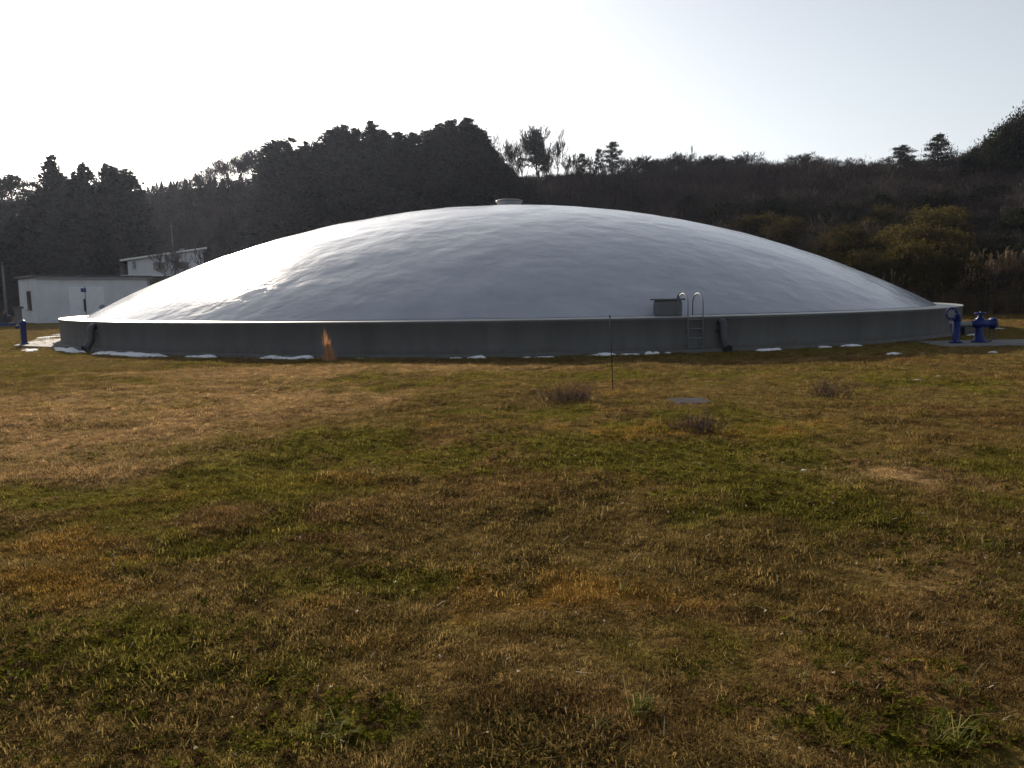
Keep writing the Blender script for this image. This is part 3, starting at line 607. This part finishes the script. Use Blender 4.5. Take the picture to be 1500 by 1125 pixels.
# ------------------------------------------------------------------ scatter (stuff) by instances on points
def proto_mesh(mes):
    r = []
    for me in mes: r.append(bpy.data.objects.new(me.name, me))
    return r
def scatter(name, pts, rot, scl, tint, var, protos, label, cat):
    n = len(pts); me = bpy.data.meshes.new(name); me.vertices.add(n); me.vertices.foreach_set('co', np.asarray(pts, np.float32).ravel())
    a = me.attributes.new('rot', 'FLOAT_VECTOR', 'POINT'); a.data.foreach_set('vector', np.asarray(rot, np.float32).ravel())
    a = me.attributes.new('scl', 'FLOAT_VECTOR', 'POINT'); a.data.foreach_set('vector', np.asarray(scl, np.float32).ravel())
    a = me.attributes.new('var', 'INT', 'POINT'); a.data.foreach_set('value', np.asarray(var, np.int32))
    a = me.attributes.new('tint', 'FLOAT_COLOR', 'POINT'); a.data.foreach_set('color', np.concatenate([tint, np.ones((n,1))], 1).astype(np.float32).ravel())
    o = link(name, me); tag(o, label, cat, None, 'stuff')
    g = bpy.data.node_groups.new(name, 'GeometryNodeTree')
    g.interface.new_socket('Geometry', in_out='INPUT', socket_type='NodeSocketGeometry'); g.interface.new_socket('Geometry', in_out='OUTPUT', socket_type='NodeSocketGeometry')
    gi = g.nodes.new('NodeGroupInput'); go = g.nodes.new('NodeGroupOutput'); ip = g.nodes.new('GeometryNodeInstanceOnPoints'); gti = g.nodes.new('GeometryNodeGeometryToInstance')
    for po in reversed(protos):
        oi = g.nodes.new('GeometryNodeObjectInfo'); oi.inputs['Object'].default_value = po; g.links.new(oi.outputs['Geometry'], gti.inputs[0])
    def na(nm, dt):
        q = g.nodes.new('GeometryNodeInputNamedAttribute'); q.data_type = dt; q.inputs['Name'].default_value = nm; return q.outputs['Attribute']
    er = g.nodes.new('FunctionNodeEulerToRotation'); g.links.new(na('rot','FLOAT_VECTOR'), er.inputs[0])
    g.links.new(gi.outputs[0], ip.inputs['Points']); g.links.new(gti.outputs[0], ip.inputs['Instance']); ip.inputs['Pick Instance'].default_value = True
    g.links.new(na('var','INT'), ip.inputs['Instance Index']); g.links.new(er.outputs[0], ip.inputs['Rotation']); g.links.new(na('scl','FLOAT_VECTOR'), ip.inputs['Scale'])
    g.links.new(ip.outputs[0], go.inputs[0])
    o.modifiers.new('scatter', 'NODES').node_group = g
    return o
def blade_mesh(name, n, hmin, hmax, wid, splay, spread, m, rg, seg=2):
    V = []; Fc = []
    for k in range(n):
        az = rg.random()*6.283; r0 = spread*math.sqrt(rg.random()); a2 = rg.random()*6.283; b = np.array([r0*math.cos(a2), r0*math.sin(a2), -.004])
        h = rg.uniform(hmin,hmax); out = h*rg.uniform(.2,1)*splay; d = np.array([math.cos(az), math.sin(az), 0]); sd_ = np.array([-d[1], d[0], 0])*wid*.5*rg.uniform(.6,1.3)
        o = len(V); V += [b-sd_, b+sd_]
        mid = b+d*out*.35+np.array([0,0,h*.65]); V += [mid-sd_*.8, mid+sd_*.8]; V += [b+d*out+np.array([0,0,h*rg.uniform(.75,1)])]
        Fc += [(o,o+1,o+3,o+2),(o+2,o+3,o+4)]
    me = bpy.data.meshes.new(name); me.from_pydata([tuple(q) for q in V], [], Fc); me.materials.append(m); return me
def rosette_mesh(name, n, L, wid, m, rg):
    V = []; Fc = []
    for k in range(n):
        az = k*6.283/n+rg.uniform(-.4,.4); d = np.array([math.cos(az), math.sin(az), 0]); s_ = np.array([-d[1],d[0],0])*wid*rg.uniform(.7,1.2); l = L*rg.uniform(.6,1.2); e = rg.uniform(.25,.8)
        p = [np.zeros(3), d*l*.45+np.array([0,0,l*e*.6]), d*l+np.array([0,0,l*e*.55])]
        o = len(V); V += [p[0], p[1]-s_*.5, p[1]+s_*.5+np.array([0,0,.004]), p[1]*.5+p[2]*.5-s_*.5, p[1]*.5+p[2]*.5+s_*.5, p[2]]
        Fc += [(o,o+2,o+1),(o+1,o+2,o+4,o+3),(o+3,o+4,o+5)]
    me = bpy.data.meshes.new(name); me.from_pydata([tuple(q) for q in V], [], Fc); me.materials.append(m); return me
def lawn_pts(n_by_band, rg):
    out = []
    for r0, r1, dens in n_by_band:
        ang = R(38) if r1 < 30 else R(36); area = ang*(r1*r1-r0*r0); n = int(area*dens)
        r = np.sqrt(rg.uniform(r0*r0, r1*r1, n)); th = rg.uniform(-ang, ang, n)
        out.append(np.stack([r*np.sin(th), r*np.cos(th)], 1))
    p = np.concatenate(out); x, y = p.T
    ok = (np.hypot(x, y-45) > TR+.42) & ~((x > 13.1+.3*vn(y,y,.4,3)) & (x < 19.8) & (y > 24.1+.35*vn(x,x,.35,2)) & (y < 27.2)) & (y < 75)
    mh = gnd(1012,591); ok &= ~((abs(x-mh.x) < .30) & (abs(y-mh.y) < .36))
    return x[ok], y[ok]
rg = np.random.default_rng(5)
x, y = lawn_pts([(2.2,8,950),(8,14,450),(14,24,200),(24,60,26)], rg); n = len(x); r = np.hypot(x, y)
c = lawn(x, y)*(1+rg.normal(size=(n,1))*.25).clip(.45,1.8)*(.68+.64*vn(x,y,.19,73))[:,None]
hs2 = (.55+.75*vn(x,y,.6,71)**1.5+.75*vn(x,y,.16,72)**1.5)*np.interp(r,[3,14,24,60],[1,1.15,1.5,2.2])
protos = proto_mesh([blade_mesh('turf', 16, .012, .034, .0036, 1.7, .035, M_grass, rg) for _ in range(6)]+[blade_mesh('turf', 9, .03, .06, .0034, 1.2, .025, M_grass, rg) for _ in range(2)])
var = np.where(rg.random(n) < .06, rg.integers(6,8,n), rg.integers(0,6,n))
scatter('lawn_grass', np.stack([x,y,gz(x,y)],1), np.stack([rg.normal(size=n)*.15, rg.normal(size=n)*.15, rg.random(n)*6.283],1), np.stack([hs2*1.1,hs2*1.1,hs2],1), c, var, protos, 'short patchy brown and green winter lawn across the foreground', 'grass')
# broadleaf weeds
x, y = lawn_pts([(2.2,7,340),(7,13,110),(13,20,20)], rg)
keep = rg.random(len(x)) < sstep(.42,.78, blob(GRN,x,y)*.6+vn(x,y,1.3,81)*.55+vn(x,y,.4,82)*.4-.08); x, y = x[keep], y[keep]; n = len(x)
gcol = np.array([.060,.064,.010])+rg.random((n,1))*np.array([.06,.045,.004]); brown = rg.random((n,1)) < .28; gcol = np.where(brown, np.array([.09,.055,.024])*rg.uniform(.6,1.2,(n,1)), gcol)
protos = proto_mesh([rosette_mesh('weed', k, .036, .017, M_leafw, rg) for k in (5,6,7,5)])
s = rg.uniform(.5,1.25,n)
scatter('lawn_weeds', np.stack([x,y,gz(x,y)+.008],1), np.stack([rg.normal(size=n)*.25, rg.normal(size=n)*.25, rg.random(n)*6.283],1), np.stack([s,s,s],1), gcol, rg.integers(0,4,n), protos, 'low green broadleaf weeds spread through the lawn', 'weeds')
# straw and pale dead leaves
x, y = lawn_pts([(2.2,7,22),(7,14,7),(14,22,2)], rg); n = len(x)
st = [blade_mesh('straw', 1, .03, .075, .004, 1.2, .0, M_straw, rg) for _ in range(4)]+[rosette_mesh('dead_leaf', 1, .028, .016, M_straw, rg) for _ in range(3)]
s = rg.uniform(.5,1.2,n)
scatter('straw_litter', np.stack([x,y,gz(x,y)+.02],1), np.stack([rg.normal(size=n)*.7, rg.normal(size=n)*.7, rg.random(n)*6.283],1), np.stack([s,s,s],1), np.ones((n,3)), rg.integers(0,7,n), proto_mesh(st), 'pale straw and dead leaf bits lying on the lawn', 'litter')

# hillside thicket
def bushy(name, seed, stems=46, h=3.0):
    rd = random.Random(seed); mb = MB()
    for k in range(stems):
        az = rd.uniform(0,6.283); lean = rd.uniform(.05,.65); L = h*rd.uniform(.55,1.05)
        d = Vector((math.cos(az)*lean, math.sin(az)*lean, 1)).normalized(); p = Vector((math.cos(az), math.sin(az), 0))*rd.uniform(0,.5)
        pts = [p]; q = p.copy()
        for j in range(3):
            q = q+(d+Vector((rd.uniform(-.2,.2),rd.uniform(-.2,.2),0)))*L/3; pts.append(q.copy())
        mb.tube(pts, [.035,.025,.016,.006], 3, False)
        for j in range(6):
            b0 = pts[1]+(pts[3]-pts[1])*rd.random(); e = b0+(d+Vector((rd.uniform(-1,1),rd.uniform(-1,1),rd.uniform(-.1,.7)))).normalized()*L*rd.uniform(.18,.4)
            mb.tube([b0,e], [.016,.006], 3, False)
            for i in range(2):
                b1 = b0+(e-b0)*rd.uniform(.3,.9); mb.tube([b1, b1+Vector((rd.uniform(-1,1),rd.uniform(-1,1),rd.uniform(0,1)))*L*.12], [.012,.005], 3, False)
    return mb.mesh(name, M_thick)
def leafy(name, seed):
    rg_ = np.random.default_rng(seed); cs = []; ss = []
    for k in range(26):
        c_ = rg_.normal(size=3)*np.array([.75,.75,.55])+np.array([0,0,1.3]); c_[2] = abs(c_[2]); cs.append(c_+rg_.normal(size=(26,3))*.28); ss.append(rg_.uniform(.15,.4,26))
    V, Fq = quads(np.concatenate(cs), np.concatenate(ss), .55, None, rg_); return np_mesh(name, V, Fq, M_thick)
def conif(name, seed):
    rg_ = np.random.default_rng(seed); tt = rg_.random(650)**1.0; a_ = rg_.random(650)*6.283; r_ = 1.0*(1-tt)**.85*np.sqrt(rg_.random(650))*(.7+.6*rg_.random(650))
    V, Fq = quads(np.stack([r_*np.cos(a_), r_*np.sin(a_), .2+3.4*tt],1), rg_.uniform(.2,.45,650), .5, None, rg_); return np_mesh(name, V, Fq, M_thick)
protos = proto_mesh([bushy('thicket', s) for s in (1,2,3)]+[leafy('thicket_leaf', s) for s in (4,5)]+[conif('young_conifer', s) for s in (6,7)])
n0 = 9000; x = rg.uniform(-128,128,n0); y = rg.uniform(58,156,n0)
ok = (gz(x,y) > .8) & (abs(x) < y*.72+10); 
ok &= ~((x < -30) & (x > -60) & (y < 112)); 
for cx, cy in CLEAR: ok &= ~((abs(x-cx*y/cy) < 1.9) & (y > cy-6) & (y < cy+1.2))
x, y = x[ok], y[ok]; n = len(x); z = gz(x,y)
left = sstep(-25,-45,x*130/y); kind = np.where(rg.random(n) < .25+.25*left, rg.integers(3,5,n), rg.integers(0,3,n)); kind = np.where(rg.random(n) < .6*left, rg.integers(5,7,n), kind)
base = np.where((kind < 3)[:, None], np.array([.050,.037,.032]), np.array([.028,.029,.018])); right = sstep(15,35,x*100/y)[:, None]*(y < 80)[:, None]
base = base*(1+.0*right)*(.65+.7*vn(x,y,9,91))[:, None]
s = rg.uniform(.7,1.25,n)*np.interp(y,[58,80,120,135,148],[.75,1.0,1.1,.9,.6])
scatter('hillside_thicket', np.stack([x,y,z-.15],1), np.stack([rg.normal(size=n)*.1, rg.normal(size=n)*.1, rg.random(n)*6.283],1), np.stack([s*1.1,s*1.1,s],1), base, kind, protos, 'dense dark brown leafless thicket covering the hillside behind the tank', 'thicket')

# reeds
def reed_mesh(name, seed):
    rd = random.Random(seed); mb = MB()
    for k in range(16):
        az = rd.uniform(0,6.283); le = rd.uniform(0,.22); h = rd.uniform(1.3,2.3); p = Vector((rd.uniform(-.35,.35), rd.uniform(-.35,.35), 0)); tp = p+Vector((math.cos(az)*le*h, math.sin(az)*le*h, h))
        mb.tube([p, p+(tp-p)*.6+Vector((0,0,.05)), tp], [.011,.009,.004], 3, False)
        if k%2 == 0:
            e = tp+Vector((math.cos(az)*.12, math.sin(az)*.12, .18)); mb.tube([tp-(tp-p)*.05, tp+Vector((0,0,.12)), e], [.012,.045,.004], 4, False)
        for j in range(4):
            b0 = p+(tp-p)*rd.uniform(.1,.75); a2 = rd.uniform(0,6.283); d = Vector((math.cos(a2), math.sin(a2), .5)); sd_ = Vector((-d.y,d.x,0))*.016; L = rd.uniform(.35,.8)
            mb.add([b0-sd_, b0+sd_, b0+d*L*.5+sd_, b0+d*L*.5-sd_, b0+d*L*.9-Vector((0,0,.15*L))], [(0,1,2,3),(3,2,4)])
    return mb.mesh(name, M_reed)
rp = proto_mesh([reed_mesh('reed', s) for s in (1,2,3)])
def reeds(name, x0, x1, y0, y1, n, sc, label):
    x = rg.uniform(x0,x1,n); y = rg.uniform(y0,y1,n); k = rg.random(n) < .35+vn(x,y,2.2,95); x, y = x[k], y[k]; n = len(x); s = sc*(.45+1.0*vn(x,y,1.8,96))*rg.uniform(.75,1.25,n)
    scatter(name, np.stack([x,y,gz(x,y)-.05],1), np.stack([rg.normal(size=n)*.06, rg.normal(size=n)*.06, rg.random(n)*6.283],1), np.stack([s,s,s],1), np.ones((n,3)), rg.integers(0,3,n), rp, label, 'reeds')
reeds('dry_reeds', 24, 37, 53.6, 59, 420, 1.12, 'tall dry pale reeds behind the wire fence on the right')
reeds('dry_reeds', 29, 40, 76, 80, 150, 1.25, 'strip of pale reeds on the slope left of the shrub mound')

# ------------------------------------------------------------------ single plants in the lawn
def twiggy(px, py, wd, h, label, n=60, m=M_twig, name='dead_shrub', up=.9, blades=False):
    q = gnd(px, py); rd = random.Random(px); t = empty(name, (q.x, q.y, gzf(q.x,q.y)-.01)); tag(t, label, 'shrub' if not blades else 'grass')
    a, b_ = MB(), MB()
    for k in range(n):
        p = Vector((rd.gauss(0,.22)*wd, rd.gauss(0,.18)*wd, 0)); d = Vector((rd.gauss(0,.35)+p.x/wd*.7, rd.gauss(0,.35), up)).normalized(); L = h*rd.uniform(.45,1.1)
        e = p+d*L; a.tube([p, p+d*L*.5+Vector((rd.gauss(0,.02),rd.gauss(0,.02),0)), e], [.0045,.0035,.0015], 3, False)
        for j in range(5):
            s0 = p+(e-p)*rd.uniform(.3,1); b_.tube([s0, s0+Vector((rd.gauss(0,1),rd.gauss(0,1),rd.uniform(.2,1.2))).normalized()*L*rd.uniform(.12,.3)], [.003,.001], 3, False)
    a.build('stem', m, t); b_.build('twigs', m, t); return t
M_dead = mat('dead_stems', (.105,.058,.046), .85, rnd=.2, translucent=.2)
twiggy(832, 589, .95, .36, 'reddish-brown dead shrub in the lawn left of the thin rod\'s foot', 140, M_dead)
twiggy(1022, 634, .70, .26, 'grey-brown dead shrub nearest the camera, below the manhole cover', 90, M_dead)
twiggy(1212, 582, .62, .38, 'brown dead shrub in the lawn on the right, below the pipes', 60, M_dead)
M_org = mat('orange_grass', (.50,.25,.115), .7, translucent=.4, rnd=.2)
def clump(px, py, n, h, wd, splay, w_, m, label, r=None):
    q = gnd(px, py) if r is None else r; t = empty('grass_clump', (q.x, q.y, gzf(q.x,q.y)-.005)); tag(t, label, 'grass clump')
    link('blades', blade_mesh('blades', n, h*.5, h, w_, splay, wd*.5, m, np.random.default_rng(px)), t); return t
t = clump(484, 530, 60, 1.12, .10, .22, .007, M_org, 'tall orange dry grass tuft standing against the tank wall')
for k_, (n_, h_, w_) in enumerate(((70,.85,.22),(110,.5,.36),(60,.3,.5))): link('blades', blade_mesh('blades', n_, h_*.5, h_, .0065, .4, w_*.5, M_org, np.random.default_rng(k_)), t)
t.rotation_euler.y = R(-9)
M_gb = mat('green_blade', (.085,.095,.016), .8, translucent=.45, rnd=.2, spec=.1); M_pb = mat('pale_blade', (.24,.18,.08), .8, translucent=.35, spec=.1)
for px, py, n, h, wd, lab in ((935,1052,46,.16,.12,'green grass clump with pale blades at the bottom, right of centre'),(1385,1080,60,.15,.2,'green weed clump at the bottom right corner'),(1400,1010,34,.12,.14,'bright green clump above the bottom right corner clump'),(1445,800,50,.13,.3,'dark green clump near the right edge'),(480,1085,60,.10,.22,'dense green clump at the bottom left of centre'),(1170,990,24,.10,.1,'small green clump with pale stalks right of centre'),(910,860,18,.16,.08,'pale straw tuft in the middle lawn'),(1080,545,40,.16,.4,'low dry tuft before the overflow pipe'),(870,1075,30,.11,.12,'small green clump left of the pale-bladed clump')):
    t = clump(px, py, n, h*.8, wd, 1.7, .0055, M_gb, lab); link('dry_blades', blade_mesh('dry_blades', max(4,n//8), h*.6, h*1.25, .005, 1.4, wd*.45, M_pb, np.random.default_rng(py)), t)
for px, py, h, lab in ((530,527,.42,'pale dry weed stalks right of the orange tuft by the wall'),(405,528,.45,'thin dry weed stalks left of the orange tuft by the wall'),(463,529,.35,'low pale weed at the foot of the orange tuft'),(1255,545,.2,'thin dry stalk tuft on the right lawn')):
    t = clump(px, py, 12, h, .25, .5, .006, M_pb, lab)

# ------------------------------------------------------------------ snow patches
def snow(px, py, lx, ly, h, label, group='snow along the tank wall', seed=0, ang=None):
    q = gnd(px, py); dv = Vector((q.x-TC.x, q.y-TC.y)); 
    if dv.length < TR+.34+ly*.5: dv = dv.normalized()*(TR+.34+ly*.5); q = Vector((dv.x, dv.y+TC.y, 0))
    a0 = math.atan2(dv.x, -dv.y) if ang is None else ang
    rd = random.Random(px*7+py); n = 56; h *= .7; rings = [(0,1.0),(.35,.96),(.65,.8),(.85,.5),(1.0,-.25)]; V = []; Fc = []
    ph = [rd.uniform(0,6.28) for _ in range(5)]
    z0 = gzf(q.x,q.y)
    for rr_, hh_ in rings[1:]:
        for k in range(n):
            a_ = 2*math.pi*k/n; f = 1+.22*math.sin(2*a_+ph[0])+.18*math.sin(5*a_+ph[1])+.14*math.sin(9*a_+ph[2])+.12*math.sin(17*a_+ph[3])+rd.uniform(-.09,.09)*(rr_ > .7)
            lx_ = math.cos(a_)*rr_*f*lx/2; ly_ = math.sin(a_)*rr_*f*ly/2
            V.append((lx_, ly_, h*(hh_+.25*math.sin(lx_*7+ph[4])*(hh_ > 0)+.2*math.sin(ly_*9+lx_*4))))
    V.append((0,0,h)); Fc = [(len(V)-1, k, (k+1)%n) for k in range(n)]
    for i in range(3):
        for k in range(n): Fc.append((i*n+k, (i+1)*n+k, (i+1)*n+(k+1)%n, i*n+(k+1)%n))
    o = MB().add(V, Fc).build('snow_patch', M_snow, None, True); o.location = (q.x, q.y, z0); o.rotation_euler.z = a0
    return tag(o, label, 'snow', group)
for px, py, lx, ly, h, lab in ((105,513,3.2,.45,.12,'long snow strip at the far left foot of the tank wall'),(205,519,4.6,.50,.12,'longest snow strip at the left foot of the tank wall'),(300,523,1.2,.30,.09,'snow patch ending the left strip along the wall'),(398,525,.7,.3,.10,'snow patch left of the orange grass tuft, farther one'),(442,525,.85,.3,.12,'snow patch touching the orange grass tuft'),(528,525,.3,.15,.06,'tiny snow patch right of the orange grass tuft'),(697,524,.6,.26,.10,'snow patch at the middle of the wall foot'),(668,525,.3,.18,.06,'small snow bit left of the middle patch'),(795,524,.6,.2,.06,'thin snow patch right of the middle patch'),(770,524,.3,.15,.05,'tiny snow bit between the middle patches'),(878,522,.95,.3,.10,'snow patch at the wall foot just left of the thin rod'),(922,521,.55,.25,.08,'snow patch at the wall foot just right of the thin rod'),(946,519,.20,.2,.11,'round snow lump, left of the pair below the hatch'),(958,519,.22,.2,.11,'round snow lump, right of the pair below the hatch'),(979,519,.18,.15,.07,'small snow lump left of the ladder foot'),(1110,512,.8,.25,.09,'snow patch right of the overflow pipe'),(1190,508,.4,.25,.07,'small snow bit at the right wall foot'),(1222,506,.8,.25,.07,'snow patch farthest right along the wall foot')):
    snow(px, py, lx, ly, h, lab)
for px, py, lx, ly, h, lab in ((70,502,2.2,.9,.05,'snow lying on the apron right of the blue standpipe'),(45,511,1.6,.5,.06,'snow in front of the blue standpipe foot'),(75,493,1.8,.8,.05,'snow sheet behind the blue standpipe'),(92,489,1.0,.8,.07,'snow behind the left end of the tank')):
    snow(px, py, lx, ly, h, lab, 'snow around the left standpipe')
for px, py, lx, ly, h, lab in ((1308,521,.42,.26,.06,'largest snow bit on the right lawn before the tank'),(1352,519,.1,.08,.03,'tiny snow bit right of the largest one'),(1344,559,.2,.14,.05,'left of two snow bits on the right lawn'),(1375,556,.15,.13,.06,'right of two snow bits on the right lawn'),(1454,517,.2,.13,.06,'tiny snow bit before the concrete pad'),(1178,690,.04,.04,.02,'tiny white bit in the green right lawn'),(1463,529,.1,.07,.03,'tiny snow bit near the right edge of the lawn'),(1424,492,.5,.2,.05,'snow bit on the grass behind the blue pipes'),(1465,480,.5,.3,.06,'snow bit right of the valve barrel')):
    snow(px, py, lx, ly, h, lab, 'snow bits on the lawn', ang=.3)

# ------------------------------------------------------------------ thin haze, added to stand in for lens veil over the trees
HZ = 120.0
hz = MB().box((0,500,HZ/2-4), (1900,1920,HZ+8)).build('haze', bpy.data.materials.new('lens_veil_haze')); tag(hz, 'thin pale haze added over the whole place, standing in for lens veil', 'haze', None, 'stuff')
m = hz.data.materials[0]; m.use_nodes = True; N = m.node_tree.nodes; N.clear(); mo = N.new('ShaderNodeOutputMaterial'); pv = N.new('ShaderNodeVolumePrincipled')
pv.inputs['Color'].default_value = (.66,.74,1,1); pv.inputs['Density'].default_value = .00010; pv.inputs['Anisotropy'].default_value = .55
m.node_tree.links.new(pv.outputs[0], mo.inputs['Volume'])
